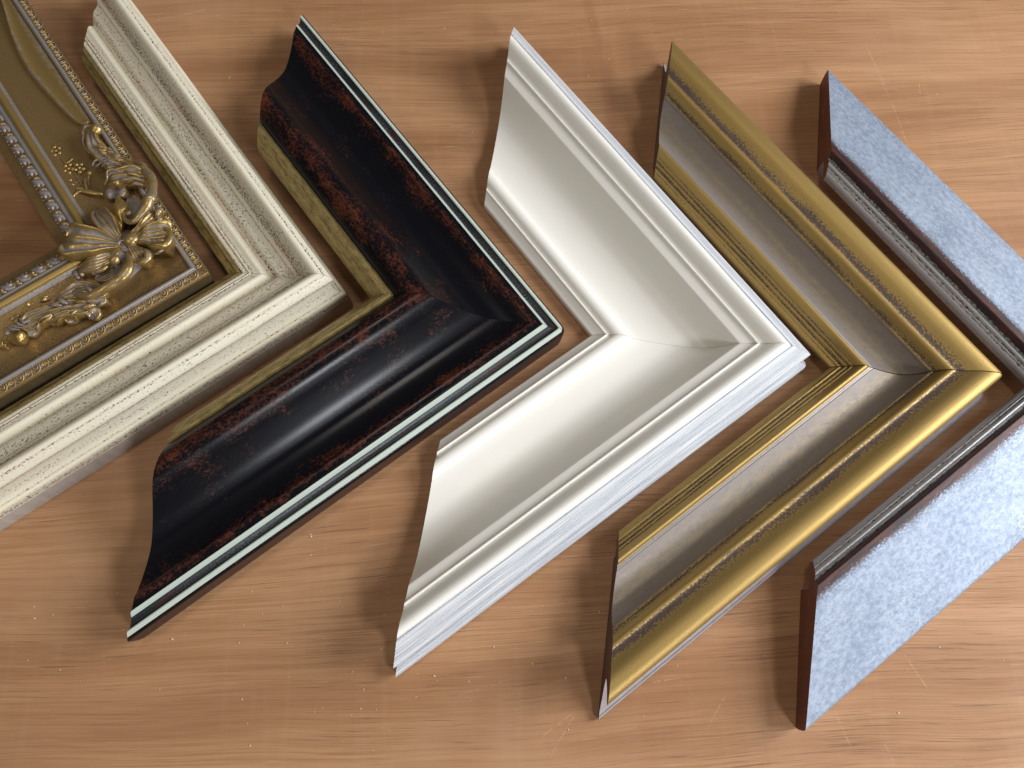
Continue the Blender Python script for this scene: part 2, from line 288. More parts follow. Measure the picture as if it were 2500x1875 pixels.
# carved ornament, in profile units in the frame corner's own axes
CO = [
    ('ball', 'bead', 0.0, [(-0.1937, 0.1685, 0.094)], [0.0075], {}),
    ('tube', 'scroll', 0.15, [(-0.2068, 0.1755, 0.086), (-0.2134, 0.1735, 0.086), (-0.2141, 0.1658, 0.086), (-0.2105, 0.1589, 0.086), (-0.2097, 0.1516, 0.086), (-0.204, 0.1432, 0.086), (-0.1939, 0.1348, 0.086)], [0.00071, 0.00186, 0.00214, 0.00157, 0.00157, 0.00157, 0.00086], {}),
    ('leaf', 'acanthus_leaf', 0.8, [(-0.2038, 0.1706, 0.087), (-0.1976, 0.1563, 0.09), (-0.1903, 0.146, 0.088), (-0.1784, 0.1372, 0.085), (-0.1603, 0.1283, 0.085), (-0.1502, 0.128, 0.084)], [0.00679, 0.0075, 0.00893, 0.01001, 0.00786, 0.00429], {'ribs': 3, 'cup': 0.15}),
    ('leaf', 'acanthus_lobe', 0.1, [(-0.1731, 0.1381, 0.085), (-0.1773, 0.1412, 0.09), (-0.1831, 0.1471, 0.092)], [0.00357, 0.00393, 0.00179], {'ribs': 1}),
    ('leaf', 'acanthus_lobe', 0.6, [(-0.1624, 0.136, 0.084), (-0.1669, 0.1407, 0.088), (-0.1727, 0.1462, 0.088)], [0.00322, 0.00322, 0.00129], {'ribs': 1}),
    ('leaf', 'acanthus_lobe', 0.7, [(-0.1506, 0.1316, 0.084), (-0.1571, 0.1351, 0.088), (-0.165, 0.1443, 0.086)], [0.00322, 0.00286, 0.00107], {'ribs': 1}),
    ('tube', 'frond', 0.35, [(-0.1875, 0.1193, 0.082), (-0.1855, 0.125, 0.085), (-0.1787, 0.13, 0.086), (-0.1679, 0.1309, 0.086)], [0.0009, 0.00129, 0.00129, 0.00064], {}),
    ('tube', 'frond', 0.35, [(-0.1835, 0.1191, 0.082), (-0.1762, 0.1256, 0.085), (-0.1671, 0.1288, 0.086), (-0.1583, 0.1262, 0.086)], [0.001, 0.00143, 0.00143, 0.00071], {}),
    ('tube', 'frond', 0.35, [(-0.1748, 0.1197, 0.082), (-0.1708, 0.1238, 0.085), (-0.1627, 0.125, 0.086), (-0.1519, 0.1236, 0.086)], [0.0013, 0.00186, 0.00186, 0.00093], {}),
    ('leaf', 'acanthus_leaf', 0.75, [(-0.1533, 0.1206, 0.086), (-0.164, 0.1211, 0.084), (-0.1736, 0.1199, 0.078)], [0.00429, 0.00429, 0.00179], {'ribs': 1}),
    ('leaf', 'shell_leaf', 0.45, [(-0.107, 0.1093, 0.093), (-0.1215, 0.1094, 0.096), (-0.1365, 0.1057, 0.095), (-0.1483, 0.1005, 0.093), (-0.158, 0.0936, 0.086)], [0.00643, 0.01072, 0.01072, 0.01072, 0.005], {'ribs': 3, 'cup': 0.3}),
    ('leaf', 'shell_leaf', 0.35, [(-0.1122, 0.1118, 0.092), (-0.1226, 0.1128, 0.096), (-0.1359, 0.1177, 0.096), (-0.1476, 0.1234, 0.09)], [0.00572, 0.00643, 0.00643, 0.00322], {'ribs': 2, 'cup': 0.2}),
    ('leaf', 'shell_leaf', 0.6, [(-0.1083, 0.1093, 0.09), (-0.1135, 0.1161, 0.092), (-0.1222, 0.1237, 0.092), (-0.1359, 0.1309, 0.086)], [0.005, 0.00643, 0.00643, 0.00357], {'ribs': 2}),
    ('tube', 'tongue', 0.1, [(-0.1392, 0.0934, 0.094), (-0.1309, 0.0975, 0.098), (-0.1196, 0.1012, 0.098), (-0.1054, 0.1005, 0.096)], [0.00143, 0.00243, 0.00286, 0.00214], {}),
    ('tube', 'tongue', 0.1, [(-0.1238, 0.0916, 0.094), (-0.1163, 0.0944, 0.097), (-0.105, 0.0943, 0.096)], [0.00107, 0.0025, 0.00214], {}),
    ('tube', 'tongue', 0.1, [(-0.1578, 0.0893, 0.09), (-0.153, 0.0977, 0.096), (-0.1559, 0.1055, 0.097), (-0.1488, 0.1103, 0.097), (-0.1405, 0.109, 0.097)], [0.00114, 0.00143, 0.00143, 0.00143, 0.001], {}),
    ('tube', 'scroll', 0.08, [(-0.1216, 0.1215, 0.09), (-0.1077, 0.1142, 0.095), (-0.0955, 0.1029, 0.099), (-0.0885, 0.0871, 0.102), (-0.0849, 0.0718, 0.105), (-0.0861, 0.0708, 0.106), (-0.0875, 0.0582, 0.105), (-0.093, 0.0471, 0.102), (-0.0999, 0.0395, 0.1), (-0.1092, 0.0405, 0.097), (-0.1158, 0.0475, 0.095), (-0.1161, 0.0543, 0.095)], [0.00429, 0.00572, 0.00658, 0.00629, 0.00643, 0.00715, 0.00679, 0.00536, 0.00393, 0.003, 0.00257, 0.00214], {}),
    ('ball', 'bead', 0, [(-0.1109, 0.0531, 0.097)], [0.00393], {}),
    ('leaf', 'back_leaf', 1.0, [(-0.134, 0.0934, 0.083), (-0.1439, 0.0894, 0.081), (-0.1525, 0.0838, 0.079), (-0.1544, 0.078, 0.076)], [0.00786, 0.01072, 0.00858, 0.00357], {'ribs': 1, 'cup': 0.3}),
    ('leaf', 'back_leaf', 0.9, [(-0.1097, 0.046, 0.086), (-0.1104, 0.0581, 0.086), (-0.1153, 0.0708, 0.084), (-0.1232, 0.0831, 0.082)], [0.00429, 0.00858, 0.00929, 0.00572], {'ribs': 1, 'cup': 0.4}),
    ('leaf', 'acanthus_leaf', 0.75, [(-0.1112, -0.0517, 0.084), (-0.1257, -0.0553, 0.085), (-0.1436, -0.0583, 0.085), (-0.1573, -0.0671, 0.083), (-0.1726, -0.0745, 0.079)], [0.00715, 0.01131, 0.01251, 0.00953, 0.00357], {'ribs': 5, 'cup': 0.1}),
    ('leaf', 'acanthus_leaf', 0.5, [(-0.1094, 0.1073, 0.086), (-0.1279, 0.1159, 0.086), (-0.1507, 0.1236, 0.085), (-0.17, 0.1308, 0.083), (-0.1864, 0.1382, 0.079)], [0.00643, 0.01072, 0.01215, 0.00929, 0.00429], {'ribs': 5, 'cup': 0.05}),
    ('leaf', 'bud_leaf', 0.05, [(-0.1195, 0.0312, 0.088), (-0.1234, 0.0414, 0.09), (-0.1266, 0.0529, 0.093), (-0.1289, 0.0641, 0.094), (-0.1344, 0.0731, 0.092)], [0.00214, 0.00322, 0.00607, 0.0075, 0.0025], {'ribs': 0, 'cup': -0.3}),
    ('leaf', 'petal', 0.55, [(-0.1114, 0.016, 0.09), (-0.122, 0.0244, 0.093), (-0.1325, 0.0329, 0.096), (-0.1437, 0.0419, 0.095), (-0.1559, 0.0545, 0.088)], [0.00214, 0.00643, 0.01036, 0.01108, 0.00715], {'ribs': 4, 'cup': 0.25, 'rim': 1}),
    ('leaf', 'petal', 0.35, [(-0.1048, 0.0101, 0.092), (-0.1171, 0.0086, 0.094), (-0.1334, 0.0062, 0.098), (-0.1497, 0.0026, 0.101), (-0.1648, 0.0006, 0.1), (-0.1744, 0.0004, 0.096)], [0.00214, 0.00786, 0.01358, 0.01894, 0.02073, 0.01501], {'ribs': 4, 'cup': 0.3, 'rim': 1}),
    ('leaf', 'petal', 0.4, [(-0.1061, 0.0062, 0.088), (-0.1151, -0.0032, 0.09), (-0.1257, -0.0144, 0.092), (-0.1377, -0.0238, 0.092), (-0.1546, -0.0302, 0.086)], [0.00214, 0.00536, 0.00786, 0.00929, 0.00572], {'ribs': 5, 'cup': 0.1}),
    ('leaf', 'petal', 0.2, [(-0.1024, 0.0221, 0.094), (-0.0931, 0.0298, 0.098), (-0.0846, 0.042, 0.1), (-0.0789, 0.0533, 0.1), (-0.0759, 0.0631, 0.096)], [0.00214, 0.00429, 0.00679, 0.00822, 0.00572], {'ribs': 4, 'cup': 0.1}),
    ('tube', 'petal_roll', 0.1, [(-0.0785, 0.062, 0.1), (-0.0706, 0.0586, 0.102), (-0.0706, 0.0524, 0.101), (-0.0662, 0.0468, 0.1), (-0.0636, 0.0479, 0.096)], [0.00214, 0.00415, 0.00343, 0.00393, 0.00179], {}),
    ('leaf', 'petal', 0.3, [(-0.0941, 0.0181, 0.096), (-0.0813, 0.0203, 0.099), (-0.0697, 0.0233, 0.1), (-0.0584, 0.0261, 0.1), (-0.0508, 0.0282, 0.094)], [0.00429, 0.00786, 0.01358, 0.01787, 0.01358], {'ribs': 7, 'cup': 0.35, 'rim': 1}),
    ('tube', 'petal_roll', 0.0, [(-0.0614, 0.0397, 0.099), (-0.0511, 0.0335, 0.101), (-0.0459, 0.024, 0.103), (-0.0473, 0.0148, 0.104), (-0.0549, 0.0102, 0.104), (-0.0634, 0.0107, 0.102), (-0.07, 0.0118, 0.098)], [0.00179, 0.00286, 0.00443, 0.005, 0.00443, 0.00322, 0.00107], {}),
    ('tube', 'petal_roll', 0.1, [(-0.0605, 0.0009, 0.098), (-0.0535, 0.0051, 0.1), (-0.0494, 0.0117, 0.1)], [0.00143, 0.0025, 0.00143], {}),
    ('leaf', 'petal', 0.4, [(-0.0981, 0.0115, 0.096), (-0.0878, 0.0043, 0.097), (-0.0787, -0.0019, 0.096), (-0.0727, -0.0071, 0.092)], [0.00286, 0.00643, 0.00929, 0.00786], {'ribs': 5, 'cup': 0.1}),
    ('tube', 'petal_roll', 0.05, [(-0.0734, 0.0048, 0.099), (-0.0676, -0.0005, 0.1), (-0.0661, -0.0077, 0.1), (-0.0722, -0.0127, 0.098), (-0.0795, -0.0093, 0.094)], [0.0025, 0.00443, 0.00429, 0.00465, 0.0025], {}),
    ('ball', 'boss', 0.0, [(-0.0956, 0.0162, 0.099)], [0.00965], {}),
    ('tube', 'ring', 0.6, [(-0.102, 0.0128, 0.1), (-0.1068, 0.0112, 0.1), (-0.1072, 0.0053, 0.1), (-0.1023, 0.0019, 0.1), (-0.0978, 0.0044, 0.1)], [0.001, 0.00114, 0.00114, 0.00114, 0.00086], {}),
    ('ball', 'bead', 0, [(-0.1076, -0.0137, 0.098)], [0.00679], {}),
    ('tube', 'tongue', 0.1, [(-0.131, -0.0332, 0.09), (-0.1244, -0.0299, 0.092), (-0.1179, -0.0252, 0.093), (-0.115, -0.0217, 0.092)], [0.00179, 0.00272, 0.00243, 0.00107], {}),
    ('tube', 'scroll', 0.02, [(-0.0972, 0.0011, 0.094), (-0.0901, -0.0088, 0.096), (-0.0857, -0.0199, 0.098), (-0.0886, -0.0318, 0.098), (-0.096, -0.0418, 0.096), (-0.1114, -0.0552, 0.094), (-0.1254, -0.0647, 0.092), (-0.1425, -0.0643, 0.088)], [0.0025, 0.00429, 0.00607, 0.00715, 0.00715, 0.00643, 0.00572, 0.00357], {}),
    ('tube', 'frond', 0.1, [(-0.1225, -0.0463, 0.09), (-0.1146, -0.0511, 0.094), (-0.1065, -0.0517, 0.094)], [0.00208, 0.00268, 0.00149], {}),
    ('tube', 'frond', 0.1, [(-0.1377, -0.0516, 0.09), (-0.1285, -0.0561, 0.094), (-0.1202, -0.0587, 0.094), (-0.1139, -0.0581, 0.092)], [0.00191, 0.00286, 0.00238, 0.00107], {}),
    ('leaf', 'back_leaf', 1.0, [(-0.1086, -0.0025, 0.083), (-0.1104, -0.0174, 0.082), (-0.1194, -0.0279, 0.08), (-0.1312, -0.0381, 0.08)], [0.00429, 0.00858, 0.01001, 0.00429], {'cup': 0.3}),
    ('ball', 'bead', 0.3, [(-0.1547, -0.0354, 0.086)], [0.00417], {}),
    ('ball', 'bead', 0.2, [(-0.1466, -0.0357, 0.088)], [0.00328], {}),
    ('ball', 'bead', 0.9, [(-0.1519, -0.0397, 0.086)], [0.00298], {}),
    ('ball', 'bead', 0.1, [(-0.131, -0.0321, 0.09)], [0.00357], {}),
    ('leaf', 'acanthus_leaf', 0.85, [(-0.1054, -0.0648, 0.088), (-0.1199, -0.0655, 0.09), (-0.133, -0.0637, 0.09), (-0.1486, -0.0603, 0.086)], [0.00357, 0.00655, 0.00655, 0.00417], {'ribs': 2, 'cup': 0.2}),
    ('leaf', 'acanthus_leaf', 0.55, [(-0.1174, -0.0708, 0.085), (-0.1362, -0.0784, 0.086), (-0.1591, -0.0858, 0.085), (-0.1753, -0.0947, 0.084), (-0.1909, -0.1064, 0.082), (-0.2004, -0.1146, 0.082)], [0.00595, 0.01131, 0.01131, 0.01042, 0.01131, 0.00655], {'ribs': 4, 'cup': 0.15}),
    ('tube', 'frond', 0.1, [(-0.1164, -0.0694, 0.088), (-0.1308, -0.0715, 0.089), (-0.1472, -0.0736, 0.086)], [0.00155, 0.00286, 0.00143], {}),
    ('tube', 'frond', 0.15, [(-0.1042, -0.0673, 0.088), (-0.1091, -0.0713, 0.089), (-0.1149, -0.0749, 0.086)], [0.00155, 0.00286, 0.00143], {}),
    ('tube', 'frond', 0.1, [(-0.1183, -0.073, 0.088), (-0.1257, -0.0774, 0.089), (-0.1339, -0.0814, 0.086)], [0.00155, 0.00286, 0.00143], {}),
    ('tube', 'frond', 0.3, [(-0.1508, -0.0784, 0.088), (-0.1575, -0.0753, 0.089), (-0.165, -0.0712, 0.086)], [0.00155, 0.00286, 0.00143], {}),
    ('tube', 'frond', 0.2, [(-0.156, -0.0813, 0.088), (-0.1648, -0.0812, 0.089), (-0.1757, -0.0817, 0.086)], [0.00155, 0.00286, 0.00143], {}),
    ('leaf', 'acanthus_lobe', 0.7, [(-0.1299, -0.0787, 0.086), (-0.1219, -0.0812, 0.084), (-0.1185, -0.0826, 0.081), (-0.1252, -0.0857, 0.078)], [0.00387, 0.00655, 0.00744, 0.00357], {'ribs': 1, 'cup': 0.3}),
    ('tube', 'frond', 0.05, [(-0.1286, -0.0794, 0.088), (-0.1195, -0.0826, 0.088), (-0.1161, -0.084, 0.085)], [0.00107, 0.00179, 0.00119], {}),
    ('leaf', 'acanthus_lobe', 0.7, [(-0.1373, -0.0826, 0.086), (-0.1415, -0.0878, 0.084), (-0.1446, -0.0923, 0.081), (-0.1399, -0.0942, 0.078)], [0.00387, 0.00655, 0.00744, 0.00357], {'ribs': 1, 'cup': 0.3}),
    ('tube', 'frond', 0.05, [(-0.136, -0.0833, 0.088), (-0.139, -0.0891, 0.088), (-0.1421, -0.0936, 0.085)], [0.00107, 0.00179, 0.00119], {}),
    ('leaf', 'acanthus_lobe', 0.7, [(-0.1456, -0.0873, 0.086), (-0.1572, -0.093, 0.084), (-0.1662, -0.0985, 0.081), (-0.168, -0.1035, 0.078)], [0.00387, 0.00655, 0.00744, 0.00357], {'ribs': 1, 'cup': 0.3}),
    ('tube', 'frond', 0.05, [(-0.1443, -0.088, 0.088), (-0.1546, -0.0944, 0.088), (-0.1636, -0.0998, 0.085)], [0.00107, 0.00179, 0.00119], {}),
    ('leaf', 'acanthus_lobe', 0.7, [(-0.1656, -0.0927, 0.086), (-0.1751, -0.0987, 0.084), (-0.1824, -0.1039, 0.081), (-0.177, -0.1063, 0.078)], [0.00387, 0.00655, 0.00744, 0.00357], {'ribs': 1, 'cup': 0.3}),
    ('tube', 'frond', 0.05, [(-0.1642, -0.0933, 0.088), (-0.1724, -0.1, 0.088), (-0.1797, -0.1052, 0.085)], [0.00107, 0.00179, 0.00119], {}),
    ('leaf', 'acanthus_leaf', 0.95, [(-0.1778, -0.1051, 0.084), (-0.184, -0.1103, 0.083), (-0.1882, -0.117, 0.08), (-0.1922, -0.121, 0.077)], [0.00417, 0.00715, 0.00715, 0.00298], {'ribs': 1}),
    ('leaf', 'bud', 0.05, [(-0.19, -0.1212, 0.083), (-0.1938, -0.1248, 0.087), (-0.2003, -0.1287, 0.086), (-0.2119, -0.1321, 0.08)], [0.00357, 0.00715, 0.00655, 0.00298], {'ribs': 1, 'cup': -0.4}),
    ('leaf', 'bud', 0.05, [(-0.2118, -0.1373, 0.08), (-0.2131, -0.1389, 0.082), (-0.2207, -0.14, 0.08)], [0.00149, 0.00298, 0.00298], {'cup': -0.4}),
    ('ball', 'bead', 0.8, [(-0.2127, -0.1253, 0.083)], [0.00268], {}),
    ('tube', 'finger', 0.5, [(-0.2142, -0.1175, 0.082), (-0.2078, -0.12, 0.084), (-0.1979, -0.1183, 0.084)], [0.00167, 0.00179, 0.00107], {}),
    ('tube', 'finger', 0.5, [(-0.2114, -0.1135, 0.083), (-0.2049, -0.1162, 0.084), (-0.1961, -0.1147, 0.084)], [0.00143, 0.00155, 0.00107], {}),
    ('tube', 'finger', 0.5, [(-0.2068, -0.1092, 0.084), (-0.2008, -0.112, 0.085), (-0.1955, -0.1113, 0.084)], [0.00202, 0.00179, 0.00107], {}),
    ('tube', 'finger', 0.3, [(-0.2029, -0.1046, 0.084), (-0.1961, -0.1079, 0.085), (-0.1895, -0.1037, 0.084)], [0.00167, 0.00179, 0.00107], {}),
]
SP = [
    ('ball', 'blossom', 0.1, [(-0.2433, 0.1413, 0.079)], [0.00318090780141844], {}),
    ('ball', 'blossom', 0.1, [(-0.2403, 0.1342, 0.079)], [0.00318090780141844], {}),
    ('ball', 'blossom', 0.1, [(-0.2451, 0.1304, 0.079)], [0.00318090780141844], {}),
    ('ball', 'blossom', 0.1, [(-0.2511, 0.1352, 0.079)], [0.00318090780141844], {}),
    ('ball', 'blossom', 0.1, [(-0.25, 0.1419, 0.079)], [0.00318090780141844], {}),
    ('ball', 'blossom', 0.1, [(-0.2452, 0.136, 0.08)], [0.002565248226950355], {}),
    ('ball', 'blossom', 0.1, [(-0.2242, 0.1093, 0.079)], [0.00318090780141844], {}),
    ('ball', 'blossom', 0.1, [(-0.226, 0.1165, 0.079)], [0.00318090780141844], {}),
    ('ball', 'blossom', 0.1, [(-0.2205, 0.1191, 0.079)], [0.00318090780141844], {}),
    ('ball', 'blossom', 0.1, [(-0.2152, 0.1135, 0.079)], [0.00318090780141844], {}),
    ('ball', 'blossom', 0.1, [(-0.2175, 0.1075, 0.079)], [0.00318090780141844], {}),
    ('ball', 'blossom', 0.1, [(-0.2199, 0.1126, 0.08)], [0.002565248226950355], {}),
    ('ball', 'blossom', 0.1, [(-0.2015, 0.1162, 0.079)], [0.00318090780141844], {}),
    ('ball', 'blossom', 0.1, [(-0.2046, 0.1107, 0.079)], [0.00318090780141844], {}),
    ('ball', 'blossom', 0.1, [(-0.2112, 0.1133, 0.079)], [0.00318090780141844], {}),
    ('ball', 'blossom', 0.1, [(-0.2123, 0.1205, 0.079)], [0.00318090780141844], {}),
    ('ball', 'blossom', 0.1, [(-0.2063, 0.1223, 0.079)], [0.00318090780141844], {}),
    ('ball', 'blossom', 0.1, [(-0.2065, 0.1161, 0.08)], [0.002565248226950355], {}),
    ('ball', 'blossom', 0.1, [(-0.2164, 0.0868, 0.079)], [0.00318090780141844], {}),
    ('ball', 'blossom', 0.1, [(-0.2182, 0.0939, 0.079)], [0.00318090780141844], {}),
    ('ball', 'blossom', 0.1, [(-0.2127, 0.0965, 0.079)], [0.00318090780141844], {}),
    ('ball', 'blossom', 0.1, [(-0.2074, 0.0909, 0.079)], [0.00318090780141844], {}),
    ('ball', 'blossom', 0.1, [(-0.2097, 0.085, 0.079)], [0.00318090780141844], {}),
    ('ball', 'blossom', 0.1, [(-0.2122, 0.0901, 0.08)], [0.002565248226950355], {}),
    ('ball', 'blossom', 0.1, [(-0.243, 0.1254, 0.078)], [0.0020448693009118544], {}),
    ('ball', 'blossom', 0.1, [(-0.2387, 0.1251, 0.078)], [0.0020448693009118544], {}),
    ('ball', 'blossom', 0.1, [(-0.2367, 0.1206, 0.078)], [0.0020448693009118544], {}),
    ('ball', 'blossom', 0.1, [(-0.2397, 0.1181, 0.078)], [0.0020448693009118544], {}),
    ('ball', 'blossom', 0.1, [(-0.2436, 0.121, 0.078)], [0.0020448693009118544], {}),
    ('ball', 'blossom', 0.1, [(-0.2396, 0.1214, 0.079)], [0.0016490881458966567], {}),
    ('ball', 'berry', 0.1, [(-0.1907, 0.1105, 0.081)], [0.00357], {}),
    ('tube', 'stem', 0.2, [(-0.2366, 0.1284, 0.078), (-0.2269, 0.1209, 0.078), (-0.2223, 0.1251, 0.078), (-0.2196, 0.129, 0.078)], [0.00089, 0.00125, 0.00107, 0.00054], {}),
    ('tube', 'stem', 0.2, [(-0.1908, 0.108, 0.079), (-0.1885, 0.0993, 0.079), (-0.1852, 0.0942, 0.079)], [0.00125, 0.00089, 0.00071], {}),
    ('tube', 'stem', 0.2, [(-0.1937, 0.1018, 0.079), (-0.1905, 0.0933, 0.079), (-0.1851, 0.0852, 0.079)], [0.00107, 0.00179, 0.00089], {}),
    ('tube', 'stem', 0.3, [(-0.2185, 0.1126, 0.077), (-0.2109, 0.1082, 0.077), (-0.1986, 0.0955, 0.077), (-0.1884, 0.0859, 0.077)], [0.00054, 0.00071, 0.00071, 0.00054], {}),
    ('tube', 'stem', 0.2, [(-0.2254, 0.0921, 0.077), (-0.2143, 0.0917, 0.077), (-0.2027, 0.0959, 0.077)], [0.00071, 0.00107, 0.00054], {}),
    ('tube', 'scroll_leaf', 0.1, [(-0.1623, 0.0822, 0.081), (-0.1721, 0.0816, 0.081), (-0.1821, 0.0822, 0.081), (-0.1919, 0.0816, 0.081), (-0.1976, 0.0751, 0.081), (-0.1978, 0.0673, 0.081)], [0.00179, 0.00304, 0.00322, 0.00214, 0.00143, 0.00143], {}),
    ('ball', 'berry', 0.1, [(-0.1968, 0.0657, 0.082)], [0.00268], {}),
    ('tube', 'scroll_leaf', 0.2, [(-0.2001, 0.0853, 0.079), (-0.1935, 0.0865, 0.079), (-0.182, 0.0846, 0.079)], [0.00143, 0.00179, 0.00107], {}),
    ('ball', 'berry', 0.1, [(-0.2018, -0.0666, 0.082)], [0.0031], {}),
    ('tube', 'stem', 0.3, [(-0.1997, -0.0678, 0.081), (-0.1937, -0.0688, 0.081), (-0.1866, -0.0711, 0.081)], [0.00095, 0.00155, 0.00119], {}),
    ('ball', 'blossom', 0.2, [(-0.2165, -0.0857, 0.08)], [0.00369], {}),
    ('ball', 'blossom', 0.2, [(-0.2097, -0.0785, 0.08)], [0.00369], {}),
    ('ball', 'blossom', 0.2, [(-0.204, -0.0803, 0.08)], [0.00369], {}),
    ('ball', 'blossom', 0.3, [(-0.2111, -0.1056, 0.08)], [0.00286], {}),
    ('ball', 'blossom', 0.3, [(-0.2168, -0.1038, 0.08)], [0.00286], {}),
    ('ball', 'blossom', 0.3, [(-0.2032, -0.0963, 0.08)], [0.00286], {}),
    ('ball', 'blossom', 0.3, [(-0.2116, -0.099, 0.08)], [0.00286], {}),
    ('leaf', 'spray_leaf', 0.1, [(-0.1809, -0.071, 0.08), (-0.1855, -0.0727, 0.082), (-0.1935, -0.0776, 0.078)], [0.00179, 0.0031, 0.00119], {'ribs': 2}),
    ('leaf', 'spray_leaf', 0.1, [(-0.217, -0.086, 0.079), (-0.219, -0.0893, 0.081), (-0.2242, -0.0903, 0.077)], [0.00179, 0.00268, 0.00089], {'ribs': 1}),
    ('leaf', 'spray_leaf', 0.3, [(-0.2, -0.0791, 0.079), (-0.2024, -0.0832, 0.081), (-0.2102, -0.0853, 0.077)], [0.00179, 0.00286, 0.00119], {'ribs': 1}),
]
SWEEP = [(-0.4368, 0.404), (-0.4051, 0.3604), (-0.3754, 0.3099), (-0.3396, 0.2646), (-0.3021, 0.231), (-0.2679, 0.2049), (-0.2385, 0.1858), (-0.2253, 0.1832), (-0.2218, 0.191), (-0.227, 0.1974)]
SCR = [(-0.2426, 0.3774, -0.2077, 0.3895, 0.9), (0.2173, 0.3877, 0.2294, 0.3439, 0.7), (0.2294, 0.3439, 0.2367, 0.31, 0.7), (0.2002, 0.0131, 0.2116, -0.0054, 0.6), (0.0219, -0.0342, 0.0373, -0.0226, 0.5), (0.2487, 0.3591, 0.2486, 0.349, 0.8), (0.0751, -0.0075, 0.0892, -0.0044, 0.6), (0.0261, -0.0438, 0.0393, -0.0207, 0.45), (0.1005, -0.0289, 0.112, -0.0099, 0.5), (-0.0946, 0.3723, -0.0934, 0.3822, 0.5), (-0.0204, -0.0178, 0.005, -0.0092, 0.3), (0.1645, -0.0168, 0.171, -0.0329, 0.45), (0.1853, -0.0269, 0.1919, -0.0392, 0.4)]
FLK = [(0.2189, 0.0159), (0.2502, 0.0112), (-0.1805, 0.3224), (-0.1187, 0.0159), (-0.1047, 0.0029), (-0.0502, 0.0151), (0.0167, -0.0011), (-0.031, -0.0089), (-0.0577, 0.0187), (-0.0711, -0.0089), (-0.1612, 0.0022), (-0.0992, 0.0553), (-0.0653, -0.0254), (-0.0028, 0.0057), (0.063, 0.4066), (0.2576, 0.2535), (-0.1861, 0.3366), (-0.1259, 0.3818), (0.195, -0.0155), (-0.1091, 0.0203), (-0.1158, -0.0439)]
STAIN = [(0.0346, 0.4185, 0.0473, 0.3694), (0.0473, 0.3694, 0.0581, 0.2818)]

def build_board():
    x0, x1, y0, y1, th = -1.1, 1.1, -0.8, 1.2, 0.018
    v = [(x0, y0, -th), (x1, y0, -th), (x1, y1, -th), (x0, y1, -th), (x0, y0, 0), (x1, y0, 0), (x1, y1, 0), (x0, y1, 0)]
    f = [(3, 2, 1, 0), (4, 5, 6, 7), (0, 1, 5, 4), (1, 2, 6, 5), (2, 3, 7, 6), (3, 0, 4, 7)]
    o = mesh_obj('table_top', v, f, board_material(), smooth=False); o['kind'] = 'structure'
build_board()

# ------------------------------------------------------------------ profile -> rail
def hermite(P):
    """P: list of (w, h, kind, wear).  Returns dense samples (w, h, wear, control index)."""
    out = []
    n = len(P)
    def tan(i, seg):
        a, b = P[seg], P[seg + 1]
        ch = Vector((b[0] - a[0], b[1] - a[1]))
        if P[i][2] == 's' or i in (0, n - 1): return ch
        p, q = P[i - 1], P[i + 1]
        t = Vector((q[0] - p[0], q[1] - p[1]))
        return t.normalized() * ch.length if t.length > 1e-9 else ch
    for i in range(n - 1):
        a, b = P[i], P[i + 1]; pa, pb = Vector(a[:2]), Vector(b[:2]); L = (pb - pa).length
        ta, tb = tan(i, i), tan(i + 1, i)
        k = max(3, int(L / .0011))
        e0 = min(.0005 / max(L, 1e-6), .22) if a[2] == 's' and i > 0 else 0
        e1 = min(.0005 / max(L, 1e-6), .22) if b[2] == 's' and i < n - 2 else 0
        for j in range(k + 1):
            t = e0 + (1 - e0 - e1) * j / k
            if j == 0 and i > 0 and e0 == 0: continue
            h00, h10, h01, h11 = 2*t**3-3*t*t+1, t**3-2*t*t+t, -2*t**3+3*t*t, t**3-t*t
            p = h00 * pa + h10 * ta + h01 * pb + h11 * tb
            out.append((p.x, p.y, a[3] + (b[3] - a[3]) * t, i if j < k or i == n - 2 else i + 0.999))
    return out

